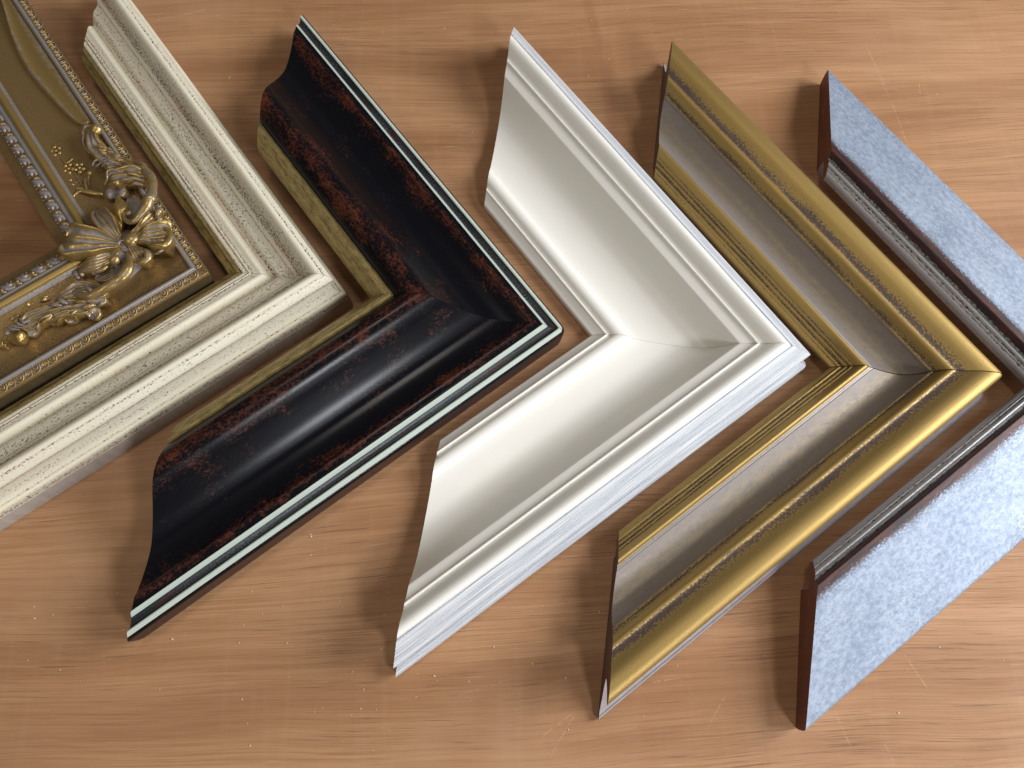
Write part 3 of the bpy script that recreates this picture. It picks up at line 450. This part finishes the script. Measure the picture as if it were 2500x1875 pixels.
def rails(root, D, spec, cut_mat, seed, gap=0.00012, wob=0.0, ns=60, rho=.001, side_wear_shade=(1.0, 1.0)):
    """spec: list of bands (name, material, [(w,h,kind,wear),...]); consecutive bands share their end points.
       the band called 'rail' gives the parent mesh; the others become its children."""
    P, own = [], []
    for bi, (bn, bm, pts) in enumerate(spec):
        for q in pts:
            q = (q[0], q[1], q[2] if len(q) > 2 else 'r', q[3] if len(q) > 3 else 0.0)
            P.append(q); own.append(bi)
    S = hermite(P)
    band = [own[min(len(P) - 1, int(s[3]) + 1)] for s in S]      # segment i..i+1 belongs to the band of point i+1
    band[0] = 0
    s_len = [0.0]
    for a, b in zip(S, S[1:]): s_len.append(s_len[-1] + math.hypot(b[0] - a[0], b[1] - a[1]))
    nrm = []
    for i in range(len(S)):
        a, b = S[max(0, i - 1)], S[min(len(S) - 1, i + 1)]
        t = Vector((b[0] - a[0], b[1] - a[1])); t = t.normalized() if t.length > 0 else Vector((1, 0))
        nrm.append((-t.y, t.x))
    for side in (1, -1):
        d = Vector((-1, side, 0)) / R2; wi = Vector((-1, -side, 0)) / R2
        off = seed * 3.1 + (0 if side > 0 else 7.7)
        def pos(i, k):
            w_, h_ = S[i][0], S[i][1]; a0 = Vector((-w_ * R2 - 0.0, side * gap, h_)); a1 = Vector((-D, side * (D - w_ * R2), h_))
            p = a0.lerp(a1, (k / ns) ** 1.7)
            rr = rho - w_
            if rr > 0:                                             # softly rounded outer corner
                a_ = p.dot(d) - w_ * 1.0
                a_ = .293 * rr + a_ if k == 0 else max(a_, .293 * rr + .00005 * k)
                al_ = w_ + a_; ins = rr - math.sqrt(max(0.0, rr * rr - max(0.0, rr - a_) ** 2))
                p = d * al_ + wi * (w_ + ins) + Vector((0, side * gap, h_))
            if wob:
                al = p.dot(d); q = noise.noise(Vector((al * 14 + off, s_len[i] * 30, seed))) * wob + noise.noise(Vector((al * 70 + off, s_len[i] * 60, seed))) * wob * .5
                edge = min(1, min(k, ns - k) / 2.0) if k < ns else .6
                if k == 0: edge = 0
                p += (wi * nrm[i][0] + Vector((0, 0, nrm[i][1]))) * q * edge
            return p
        parts = {}
        order = []
        i = 0
        while i < len(S):
            j = i
            while j + 1 < len(S) and band[j + 1] == band[i]: j += 1
            i0 = max(0, i - 1)                                     # share the border sample with the band before
            order.append((band[i], i0, j)); i = j + 1
        rail_idx = [bi for bi, b in enumerate(spec) if b[0] == 'rail']
        def strip(rng):
            V, F, UVs, W, N = [], [], [], [], []
            for (i0, j) in rng:
                base = len(V); m = j - i0 + 1
                for k in range(ns + 1):
                    for i_ in range(i0, j + 1):
                        p = pos(i_, k); V.append(p * U); al = p.dot(d)
                        UVs.append(((al + off) * U, (s_len[i_] + seed) * U)); W.append(S[i_][2] * side_wear_shade[0 if side > 0 else 1])
                        nn = wi * nrm[i_][0] + Vector((0, 0, nrm[i_][1])); N.append(nn.normalized())
                for k in range(ns):
                    for a in range(m - 1):
                        q0 = base + k * m + a; f = (q0, q0 + 1, q0 + m + 1, q0 + m)
                        F.append(f if side < 0 else f[::-1])
            return V, F, UVs, W, N
        rr = [(i0, j) for (b, i0, j) in order if b in rail_idx]
        V, F, UVs, W, N = strip(rr)
        rail = mesh_obj('rail', V, F, spec[rail_idx[0]][1], root, UVs, W, N)
        for (b, i0, j) in order:
            if b in rail_idx: continue
            V, F, UVs, W, N = strip([(i0, j)])
            mesh_obj(spec[b][0], V, F, spec[b][1], rail, UVs, W, N)
        # cut ends
        poly = [Vector((S[i_][0], S[i_][1], 0)) for i_ in range(0, len(S))]
        tris = tessellate_polygon([poly])
        for k, nm in ((ns, 'cut_end'), (0, 'mitre_face')):
            V = [pos(i_, k) * U for i_ in range(len(S))]
            F = []
            want = Vector((-1, 0, 0)) if k == ns else Vector((0, -side, 0))
            for tr in tris:
                a, b, c_ = (V[x] for x in tr); nn = (b - a).cross(c_ - a)
                F.append(tuple(tr) if nn.dot(want) > 0 else tuple(tr)[::-1])
            mesh_obj(nm, V, F, cut_mat, rail, smooth=False)
        yield side, rail

def s(w_, h_, wr=0.0): return (w_, h_, 's', wr)
def r(w_, h_, wr=0.0): return (w_, h_, 'r', wr)
def place(t): return (t[0] * U, t[1] * U, 0)
GRP = 'mitred picture frame corner samples laid out in a row'

# ---- white
t = thing('frame_corner', 'plain white frame corner with a broad scooped hollow and grey brushed outer edge', 'frame sample', place((0.38293, 0.38113)), -0.10507, GRP)
spec = [
 ('base_step', GREY, [s(.0015, 0, .0), s(.0005, .004), s(-.0012, .013, .3), r(.000, .0175, .5), s(.004, .0215, .2), s(.013, .0235, 0), s(.013, .041, 0)]),
 ('bevelled_edge', GREY, [s(.0075, .0445, .5), r(.0058, .0500, .9), s(.0068, .0545, .9), s(.0120, .0592, .3), s(.0185, .0652, .25), s(.0240, .0703, .9), s(.0262, .0716, .7), s(.0270, .0706, 0), s(.0285, .0716, 0)]),
 ('rail', WHITE, [s(.0300, .0740), r(.0345, .0752), r(.0395, .0735), r(.0450, .0690), r(.0500, .0640), s(.0530, .0625), s(.0540, .0643), s(.0560, .0640), s(.0578, .0600), r(.0640, .0580), s(.0700, .0560), s(.0718, .0535)]),
 ('scoop', WHITE, [r(.0755, .0480), r(.0820, .0385), r(.0890, .0305), r(.0965, .0245), r(.1060, .0203), r(.1180, .0180), r(.1300, .0172), r(.1430, .0176), r(.1540, .0190), s(.1622, .0212)]),
 ('bead', WHITE, [s(.1632, .0228), s(.1655, .0245), r(.1690, .0268), r(.1740, .0272), r(.1790, .0252), s(.1832, .0205)]),
 ('lip', WHITE, [s(.1845, .0200), s(.1855, .0222), s(.1875, .0222), s(.1890, .0195), r(.1950, .0150), s(.1995, .0125), s(.2005, .0100), s(.2005, .0015), s(.1900, .0015), s(.1900, 0)]),
]
for side, rail in rails(t, .4542, spec, CUT_PALE, 1, wob=.0002, rho=.005): pass

# ---- black
t = thing('frame_corner', 'black frame corner rubbed through to red brown with two pale edge lines', 'frame sample', place((0.06781, 0.40222)), -0.09271, GRP)
spec = [
 ('outer_side', SIDE_BLACK, [s(.0035, 0), s(.0020, .010), r(.0003, .034), r(.0003, .040)]),
 ('outer_edge', BLACK, [r(.0015, .0432, .45), s(.0036, .0447, .4)]),
 ('pale_line', PALE, [s(.0046, .0460, .4), r(.0066, .0485, .2), s(.0090, .0478, .3)]),
 ('dusted_hollow', DUST, [s(.0104, .0450), r(.0130, .0450), r(.0165, .0468), s(.0188, .0488)]),
 ('pale_line', PALE, [s(.0202, .0515, .4), r(.0218, .0536, .1), s(.0235, .0538, .3)]),
 ('rail', BLACK, [s(.0250, .0530, .4), s(.0300, .0548, .75), r(.0343, .0550, .85), r(.0375, .0530, .8), r(.0430, .0508, .55), r(.0500, .0488, .28), r(.0580, .0477, .12), r(.0660, .0477, .10), r(.0737, .0490, .10), r(.0810, .0530, .15), r(.0888, .0588, .32), r(.0986, .0680, .36), r(.1080, .0775, .38), r(.1155, .0855, .42), r(.1220, .0915, .42), r(.1280, .0950, .62), r(.1345, .0962, .85), r(.1415, .0945, .95), r(.1475, .0905, .75), r(.1530, .0850, .3), s(.1566, .0805, .0)]),
 ('sight_edge', SIGHT, [s(.1576, .0815, .2), s(.1590, .0828, .2), s(.1655, .0818, .6), s(.1672, .0788, 1.), r(.1712, .0755, .6), r(.1760, .0690, .4), s(.1790, .0610, .2), s(.1790, .0560), s(.1560, .0560), s(.1560, 0)]),
]
for side, rail in rails(t, .44558, spec, SIDE_BLACK, 2, wob=.00025, rho=.010, side_wear_shade=(1.0, .97)): pass

# ---- gold
t = thing('frame_corner', 'gold frame corner with a purple grey hollow and fine reeding along its inside', 'frame sample', place((0.61387, 0.35767)), -0.09576, GRP)
spec = [
 ('base_step', SIDE_MAUVE, [s(-.0035, 0), s(-.0056, .0015), s(-.0056, .0070), s(-.0035, .0100), s(-.0020, .0088), s(.0020, .0110)]),
 ('outer_groove', SIDE_MAUVE, [s(.0120, .0225), r(.0230, .0345), r(.0262, .0400), r(.0225, .0500), r(.0145, .0610), s(.0085, .0680)]),
 ('outer_edge', GOLD, [r(.0080, .0715, .0), r(.0100, .0757, .0), r(.0150, .0785, .0), r(.0215, .0787, .0), r(.0275, .0772, .05), r(.0320, .0750, .12), r(.0365, .0722, .42), r(.0405, .0700, .75), s(.0440, .0687, 1.0)]),
 ('rail', GOLD, [s(.0470, .0680, .95), r(.0495, .0690, .50), r(.0530, .0680, .12), r(.0565, .0640, .12), r(.0595, .0592, .6), s(.0620, .0562, .95), s(.0640, .0562, .7), s(.0655, .0548, .2)]),
 ('hollow', LILAC, [s(.0662, .0500, .9), r(.0700, .0425, .7), r(.0749, .0360, .5), r(.0797, .0322, .35), r(.0860, .0310, .0), r(.0926, .0318, .05), r(.0990, .0340, .5), r(.1058, .0372, .9), s(.1105, .0395, .9)]),
 ('fillet', FILLET, [s(.1112, .0415, .2), s(.1150, .0418, .3)]),
 ('bead', GOLD, [r(.1165, .0445, .1), r(.1190, .0460, .0), r(.1215, .0450, .0), r(.1242, .0420, .05), s(.1268, .0378, .4)]),
 ('reeding', GOLD, [s(.1276, .0368, .9), r(.1288, .0377, .1), s(.1302, .0350, .7), s(.1314, .0327, .9), r(.1330, .0337, .1), s(.1347, .0310, .7), s(.1360, .0288, .9), r(.1382, .0297, .1), s(.1405, .0268, .6), s(.1425, .0262, .1), s(.1452, .0240, .1), s(.1452, .0180, .7), s(.1250, .0180), s(.1250, 0)]),
]
for side, rail in rails(t, .45492, spec, CUT_BROWN, 3, gap=.0005, wob=.0002, rho=.012): pass

# ---- silver
t = thing('frame_corner', 'wide flat frame corner in mottled bluish silver with a dark pewter inner edge', 'frame sample', place((0.84461, 0.34265)), -0.10804, GRP)
spec = [
 ('outer_side', SIDE_CHALK, [s(.0015, 0), s(.0005, .012), r(.0006, .028)]),
 ('rail', SILVER, [r(.0018, .0322, .15), s(.0040, .0335, .15), s(.0180, .0366, .05), s(.0550, .0443, .03), s(.0900, .0514, .08), s(.0990, .0532, .34), s(.1050, .0545, .66), s(.1095, .0556, .95), r(.1120, .0562, 1.)]),
 ('inner_slope', SILVER, [r(.1138, .0545, 1.), s(.1158, .0468, .9)]),
 ('inner_bead', PEWTER, [s(.1168, .0452, .8), r(.1185, .0455, .3), r(.1215, .0468, .0), r(.1238, .0460, .1), s(.1250, .0442, .6)]),
 ('sight_edge', PEWTER, [s(.1262, .0428, .9), s(.1275, .0428, .2), s(.1285, .0412, .7), r(.1312, .0395, .0), s(.1330, .0368, .1), s(.1330, .0272, .4), s(.1112, .0272), s(.1112, 0)]),
]
for side, rail in rails(t, .45449, spec, CUT_RED, 4, wob=.0002, side_wear_shade=(1.2, 1.0)): pass  # darker upper arm: extra specks, plus weaker window reflection painted in as mottling

# ---- cream
t = thing('frame_corner', 'distressed cream frame corner with narrow mouldings and red and black specks', 'frame sample', place((-0.21577, 0.44056)), -0.10416, GRP)
spec = [
 ('outer_side', SIDE_GREY, [s(.0015, 0), s(.0012, .012), s(.0020, .0290)]),
 ('lower_moulding', CREAM, [s(.0022, .0310, .9), s(.0026, .0385, .5), r(.0040, .0418, .1), r(.0065, .0428, .1), s(.0085, .0425, .8), s(.0095, .0440, .0), s(.0118, .0450, .2), r(.0138, .0500, .45), r(.0150, .0580, .35), r(.0140, .0670, .4), s(.0112, .0740, .9)]),
 ('rail', CREAM, [s(.0112, .0770, .1), r(.0125, .0798, .25), r(.0165, .0842, .35), s(.0185, .0858, .95), s(.0197, .0866, .1), r(.0232, .0880, .05), r(.0280, .0860, .25), r(.0325, .0800, .6), r(.0370, .0722, .85), s(.0410, .0672, .9), s(.0440, .0660, .3), s(.0462, .0652, .1), s(.0470, .0632, .8)]),
 ('middle_moulding', CREAM, [r(.0495, .0615, .25), r(.0530, .0618, .5), r(.0570, .0633, .6), r(.0605, .0628, .3), r(.0640, .0608, .6), s(.0672, .0575, .9), s(.0690, .0560, .2), s(.0698, .0535, .5)]),
 ('inner_bead', CREAM, [s(.0715, .0535, .3), r(.0735, .0575, .1), r(.0765, .0612, .05), r(.0790, .0622, .1), r(.0835, .0608, .35), r(.0865, .0602, .5), s(.0888, .0592, .9), s(.0900, .0600, .2), s(.0915, .0590, .3), s(.0925, .0572, .9), s(.0940, .0580, .2), s(.0972, .0572, .4), s(.0988, .0550, 1.)]),
 ('sight_edge', SIGHT, [s(.1000, .0555, .5), s(.1035, .0548, .3), s(.1045, .0520, .8), r(.1075, .0505, .3), s(.1128, .0478, .2), s(.1130, .0430), s(.0980, .0430), s(.0980, 0)]),
]
for side, rail in rails(t, .45176, spec, CUT_PALE, 5, wob=.00035, rho=.004): pass

# ---- ornate
orn = thing('frame_corner', 'ornate antique gold frame corner with carved flower, scrolls and lace border', 'frame sample', place((-0.38962, 0.44706)), -0.11227, GRP)
spec = [
 ('outer_side', SIDE_BRONZE, [s(.0035, 0), s(.0030, .040), r(.0010, .060), s(.0002, .0655)]),
 ('lace_border', ANTIQUE, [s(.0012, .0690, .0), s(.0030, .0700, .5), s(.0115, .0725, .6)]),
 ('fillet', FILLET, [r(.0125, .0748, .1), r(.0145, .0760, .0), s(.0175, .0745, .3)]),
 ('rail', ANTIQUE, [s(.0185, .0725, .5), r(.0300, .0705, .25), r(.0450, .0695, .1), r(.0620, .0715, .1), r(.0780, .0760, .15), s(.0900, .0808, .3)]),
 ('fillet', FILLET, [s(.0912, .0830, .4), s(.0935, .0850, .5)]),
 ('gold_stripe', GOLD, [r(.0948, .0880, .35), r(.0980, .0900, .1), r(.1010, .0895, .2), s(.1035, .0870, .5)]),
 ('fillet', FILLET, [s(.1050, .0868, .2), r(.1080, .0872, .0), s(.1112, .0845, .2)]),
 ('rope_border', ANTIQUE, [s(.1122, .0832, .5), r(.1170, .0850, .3), s(.1225, .0838, .5)]),
 ('sight_edge', ANTIQUE, [s(.1240, .0825, .2), s(.1371, .0785, .1), s(.1371, .0640), s(.1150, .0640), s(.1150, 0)]),
]
orn_rails = {}
D6 = .52
for side, rail in rails(orn, D6, spec, CUT_BROWN, 6, wob=.0002, ns=64): orn_rails[side] = rail

# ------------------------------------------------------------------ carved elements
class MB:
    def __init__(m): m.v, m.f, m.w = [], [], []
    def grid(m, rows, closed=False, wv=0.0, cap=False):
        b = len(m.v); n = len(rows[0])
        for rw in rows:
            for p in rw: m.v.append(Vector(p)); m.w.append(wv)
        for i in range(len(rows) - 1):
            for j in range(n if closed else n - 1):
                j2 = (j + 1) % n
                m.f.append((b + i*n + j, b + i*n + j2, b + (i+1)*n + j2, b + (i+1)*n + j))
        if cap:
            m.f.append(tuple(b + j for j in range(n))[::-1]); m.f.append(tuple(b + (len(rows)-1)*n + j for j in range(n)))
    def build(m, name, mat, parent): return mesh_obj(name, [p * U for p in m.v], m.f, mat, parent, wear=m.w)

def spline(pts, k=8):
    P = [Vector(p) for p in pts]; out = []
    for i in range(len(P) - 1):
        p0 = P[max(0, i-1)]; p1 = P[i]; p2 = P[i+1]; p3 = P[min(len(P)-1, i+2)]
        for j in range(k):
            t = j / k
            out.append(.5*((2*p1)+(p2-p0)*t+(2*p0-5*p1+4*p2-p3)*t*t+(3*p1-p0-3*p2+p3)*t**3))
    out.append(P[-1]); return out
def tube(m, pts, wid, wv, flat=.8, sides=12, k=8):
    C = spline([(p[0], p[1], p[2]) for p in pts], k); W = [q.x for q in spline([(a, 0, 0) for a in wid], k)]
    rows = []; n = len(C)
    for i, c in enumerate(C):
        tg = (C[min(n-1, i+1)] - C[max(0, i-1)]).normalized(); sd = tg.cross(Vector((0, 0, 1))).normalized(); up = sd.cross(tg)
        e = min(1.0, math.sqrt(max(0.0, 1 - (1 - min(1, (i + .35) / 3.0))**2)), math.sqrt(max(0.0, 1 - (1 - min(1, (n - 1 - i + .35) / 3.0))**2)))
        rr = max(W[i], .0004) * e
        rows.append([c + sd * math.cos(a) * rr + up * math.sin(a) * rr * flat for a in [2*math.pi*q/sides for q in range(sides)]])
    m.grid(rows, True, wv, cap=True)
def ball(m, c, rad, wv, flat=.8):
    rows = []
    for i in range(13):
        a = math.pi * (i + .02) / 12.04; rows.append([Vector((c[0] + rad*math.sin(a)*math.cos(b), c[1] + rad*math.sin(a)*math.sin(b), c[2] - rad*.3 + rad*flat*math.cos(a))) for b in [2*math.pi*q/18 for q in range(18)]])
    m.grid(rows, True, wv, cap=True)
def leaf(m, pts, wid, wv, ribs=3, cup=.2, rim=0, k=8, cols=25):
    C = spline([(p[0], p[1], p[2]) for p in pts], k); W = [q.x for q in spline([(a, 0, 0) for a in wid], k)]
    n = len(C); rows = []; ph = random.uniform(0, 6)
    for i, c in enumerate(C):
        tg = (C[min(n-1, i+1)] - C[max(0, i-1)]).normalized(); sd = tg.cross(Vector((0, 0, 1))).normalized(); up = sd.cross(tg)
        f = i / (n - 1)
        tip = math.sqrt(max(0.0, 1 - max(0.0, (f - .86) / .15)**2)); base = min(1, .45 + f * 4)
        rr = max(W[i], .0005) * tip * base
        scal = 1 + .05 * math.sin(f * 17 + ph)
        row = []
        for j in range(cols):
            q = -1 + 2 * j / (cols - 1); x = q * rr * scal
            z = cup * rr * (q * q)
            if ribs: z += min(rr, .012) * .17 * (.35 + .65 * f) * math.cos(q * math.pi * ribs + (0 if ribs % 2 else math.pi))
            z += .0012 * math.sin(f * 9 + ph + q * 2)
            ed = max(0, (abs(q) - .80) / .20)
            if rim: z += rr * .16 * math.sin(min(1, max(0, (abs(q) - .72) / .28)) * math.pi); 
            ze = -ed * ed * rr * .30
            row.append(c + sd * x + up * (z + ze))
        # underside returns down into the frame so the leaf has thickness
        lo = [Vector((p.x, p.y, min(p.z - .004, .071))) for p in (row[-1], row[0])]
        rows.append(row + [row[-1] - Vector((0, 0, .004)) - sd * rr * .04, lo[0] - sd * rr * .25, lo[1] + sd * rr * .25, row[0] - Vector((0, 0, .004)) + sd * rr * .04])
    # rolled far end
    last = rows[-1]; cen = sum(last, Vector()) / len(last)
    rows.append([cen + (p - cen) * .6 - Vector((0, 0, .003)) for p in last])
    m.grid(rows, True, wv, cap=True)

def carve(items, parent, cache=None):
    for kind, name, mixv, pts, wid, ex in items:
        m = MB()
        if kind == 'ball': ball(m, pts[0], wid[0], mixv)
        elif kind == 'tube': tube(m, pts, wid, mixv)
        else: leaf(m, pts, [a * 1.18 for a in wid], mixv, ex.get('ribs', 3), ex.get('cup', .2), ex.get('rim', 0))
        for v in m.v:                                    # hand-cast irregularity
            d = noise.noise(v * 90) * .0009 + noise.noise(v * 260) * .0004
            v += Vector((noise.noise(v * 70 + Vector((9, 0, 0))) * .0012, noise.noise(v * 70 + Vector((0, 9, 0))) * .0012, d))
        m.build(name, ORN, parent)

boss = MB()
for b_ in [c for c in CO if c[1] == 'boss']: ball(boss, b_[3][0], b_[4][0], b_[2], .75)
ornament = boss.build('corner_ornament', ORN, orn)
carve([c for c in CO if c[1] != 'boss'], ornament)
# low mound the flower is modelled on
m = MB(); rows = []
for i in range(9):
    a = i / 8; rows.append([Vector((-.112 + .034*a*math.cos(b)*(1+.15*math.sin(3*b)), .006 + .036*a*math.sin(b)*(1+.12*math.cos(4*b)), .0915 - .022*a**2.5)) for b in [2*math.pi*q/36 for q in range(36)]])
m.grid(rows, True, .8, cap=False); m.build('back_plate', ORN, ornament)
up_items = [c for c in SP if c[3][0][1] > 0]; lo_items = [c for c in SP if c[3][0][1] <= 0]
for its in (up_items, lo_items):
    m = MB(); rest = []
    for c in its:
        if c[0] == 'ball': ball(m, c[3][0], c[4][0] * .85, c[2] - .25, .55)
        elif c[0] == 'tube': tube(m, c[3], c[4], c[2] - .2)
        else: leaf(m, c[3], c[4], c[2], c[5].get('ribs', 1), c[5].get('cup', .2))
    for v in m.v: v.z -= .0015
    m.build('flower_sprig', ORN, orn)

# lace border: alternate arches and little fans along the outer edge; rope border along the inner edge
def local(side, al, w_, h_):
    # al measured along the rail from the outer corner line
    d = Vector((-1, side, 0)) / R2; wi = Vector((-1, -side, 0)) / R2
    return d * al + wi * w_ + Vector((0, 0, h_))
for side in (1, -1):
    rail = orn_rails[side]; lace, rope = MB(), MB()
    pitch = .0215; al = .018
    while al < D6 * R2 - .02:
        def L(a, w_, z=.0715): return tuple(local(side, al + a, w_, z + (w_ - .006) * .28))
        tube(lace, [L(-.0052, .0105), L(-.0050, .006), L(-.0028, .0030), L(0, .0022), L(.0028, .0030), L(.0050, .006), L(.0052, .0105)], [.0010]*7, .05, 1, 6, 3)
        tube(lace, [L(-.0024, .0105), L(-.0024, .0068), L(0, .0052), L(.0024, .0068), L(.0024, .0105)], [.0008]*5, .1, 1, 6, 3)
        for q in (-2, -1, 0, 1, 2):
            tube(lace, [L(pitch/2 + q*.0005, .0106), L(pitch/2 + q*.0013, .0070), L(pitch/2 + q*.0024, .0040 + abs(q)*.0007)], [.0005, .0009, .0012], .0, 1, 6, 3)
        tube(lace, [L(.0056, .0098), L(.0070, .0030), L(.0108, .0012), L(pitch-.0070, .0030), L(pitch-.0056, .0098)], [.0006]*5, .4, 1, 6, 4)
        al += pitch
    lace.build('lace_relief', ORN, rail)
    pitch = .0205; al = .150; k_ = 0
    while al < D6 * R2 - .15:
        def L(a, w_, z=.0848): return tuple(local(side, al + a, w_, z - abs(w_ - .1172) * .25))
        c0 = L(0, .1172, .0855)
        tube(rope, [L(-.0085, .1140), L(-.005, .1122), L(.000, .1140), L(.0040, .1190), L(.0085, .1228)], [0.00182, 0.00312, 0.0039, 0.00312, 0.00156], .3, .9, 8, 4)
        tube(rope, [L(-.0070, .1190), L(-.0030, .1172), L(.0008, .1198), L(.0030, .1232)], [0.00182, 0.00286, 0.00247, 0.0013], .5, .9, 8, 4)
        tube(rope, [L(.0030, .1125), L(.0068, .1135), L(.0086, .1172)], [0.00156, 0.0026, 0.00169], .05, .9, 8, 4)
        ball(rope, L(.0070, .1165, .0860), .0020, .1); ball(rope, L(-.0015, .1215, .0855), .0019, .5); ball(rope, L(-.0065, .1222, .0848), .0015, .1)
        al += pitch; k_ += 1
    rope.build('rope_relief', ORN, rail)
# swept panel: the raised leaf-shaped field between the curve and the outer fillet of the upper rail
def sweep():
    C = [p for p in spline([(a, b, 0) for a, b in SWEEP], 10)]
    d = Vector((-1, 1, 0)) / R2; wi = Vector((-1, -1, 0)) / R2
    def hsurf(w_): 
        if w_ < .0185: return .0725
        return .0695 + .0113 * max(0, (w_ - .045) / .045)**1.6 if w_ > .045 else .0725 - .003 * (w_ - .0185) / .0265
    m = MB(); rows = []
    for p in C:
        w_ = p.dot(wi); al = p.dot(d)
        w_ = min(.0885, max(.0215, w_)); w0 = .0188
        row = [local(1, al, w_ + .0008, hsurf(w_) - .002)]
        for q, z in ((0, .0005), (.03, .0028), (.08, .0048), (.14, .0058), (.20, .0054), (.26, .0038), (.31, .0016), (.36, .0008), (.6, .0008), (.85, .0010), (1, .0004)):
            ww = w_ + (w0 - w_) * q; row.append(local(1, al, ww, hsurf(ww) + z * min(1, (w_ - .02) / .012 + .25)))
        row.append(local(1, al, w0, .070)); rows.append(row)
    m.grid(rows[:-12], False, .10); m.build('swept_panel', ANTIQUE_O, orn_rails[1])
ANTIQUE_O = ORN
sweep()

# ------------------------------------------------------------------ sawdust on the board
m = MB()
spots = [(x, y, random.uniform(.0003, .0006)) for x, y in FLK]
for i in range(110):
    spots.append((random.gauss(-.09, .11), random.gauss(-.005, .04), random.uniform(.00016, .0004)))
for i in range(60): spots.append((random.uniform(-.25, .32), random.uniform(.2, .42), random.uniform(.00015, .0004)))
for x, y, r_ in spots:
    a = random.uniform(0, 6.3); L_ = r_ * random.uniform(1, 1.8); b = len(m.v)
    dx, dy = math.cos(a), math.sin(a)
    pr = [(-L_, -r_*.4), (L_*.8, -r_*.5), (L_, r_*.3), (-L_*.6, r_*.5)]
    for z in (.00002, r_ * .5):
        for px, py in pr: m.v.append(Vector((x + px*dx - py*dy, y + px*dy + py*dx, z)) / U); m.w.append(0)
    m.f += [(b+4, b+5, b+6, b+7), (b, b+1, b+5, b+4), (b+1, b+2, b+6, b+5), (b+2, b+3, b+7, b+6), (b+3, b, b+4, b+7), (b+3, b+2, b+1, b)]
saw = m.build('sawdust', m_raw('pale_sawdust', (.72, .58, .42), (.80, .68, .52)), None)
saw['kind'] = 'stuff'
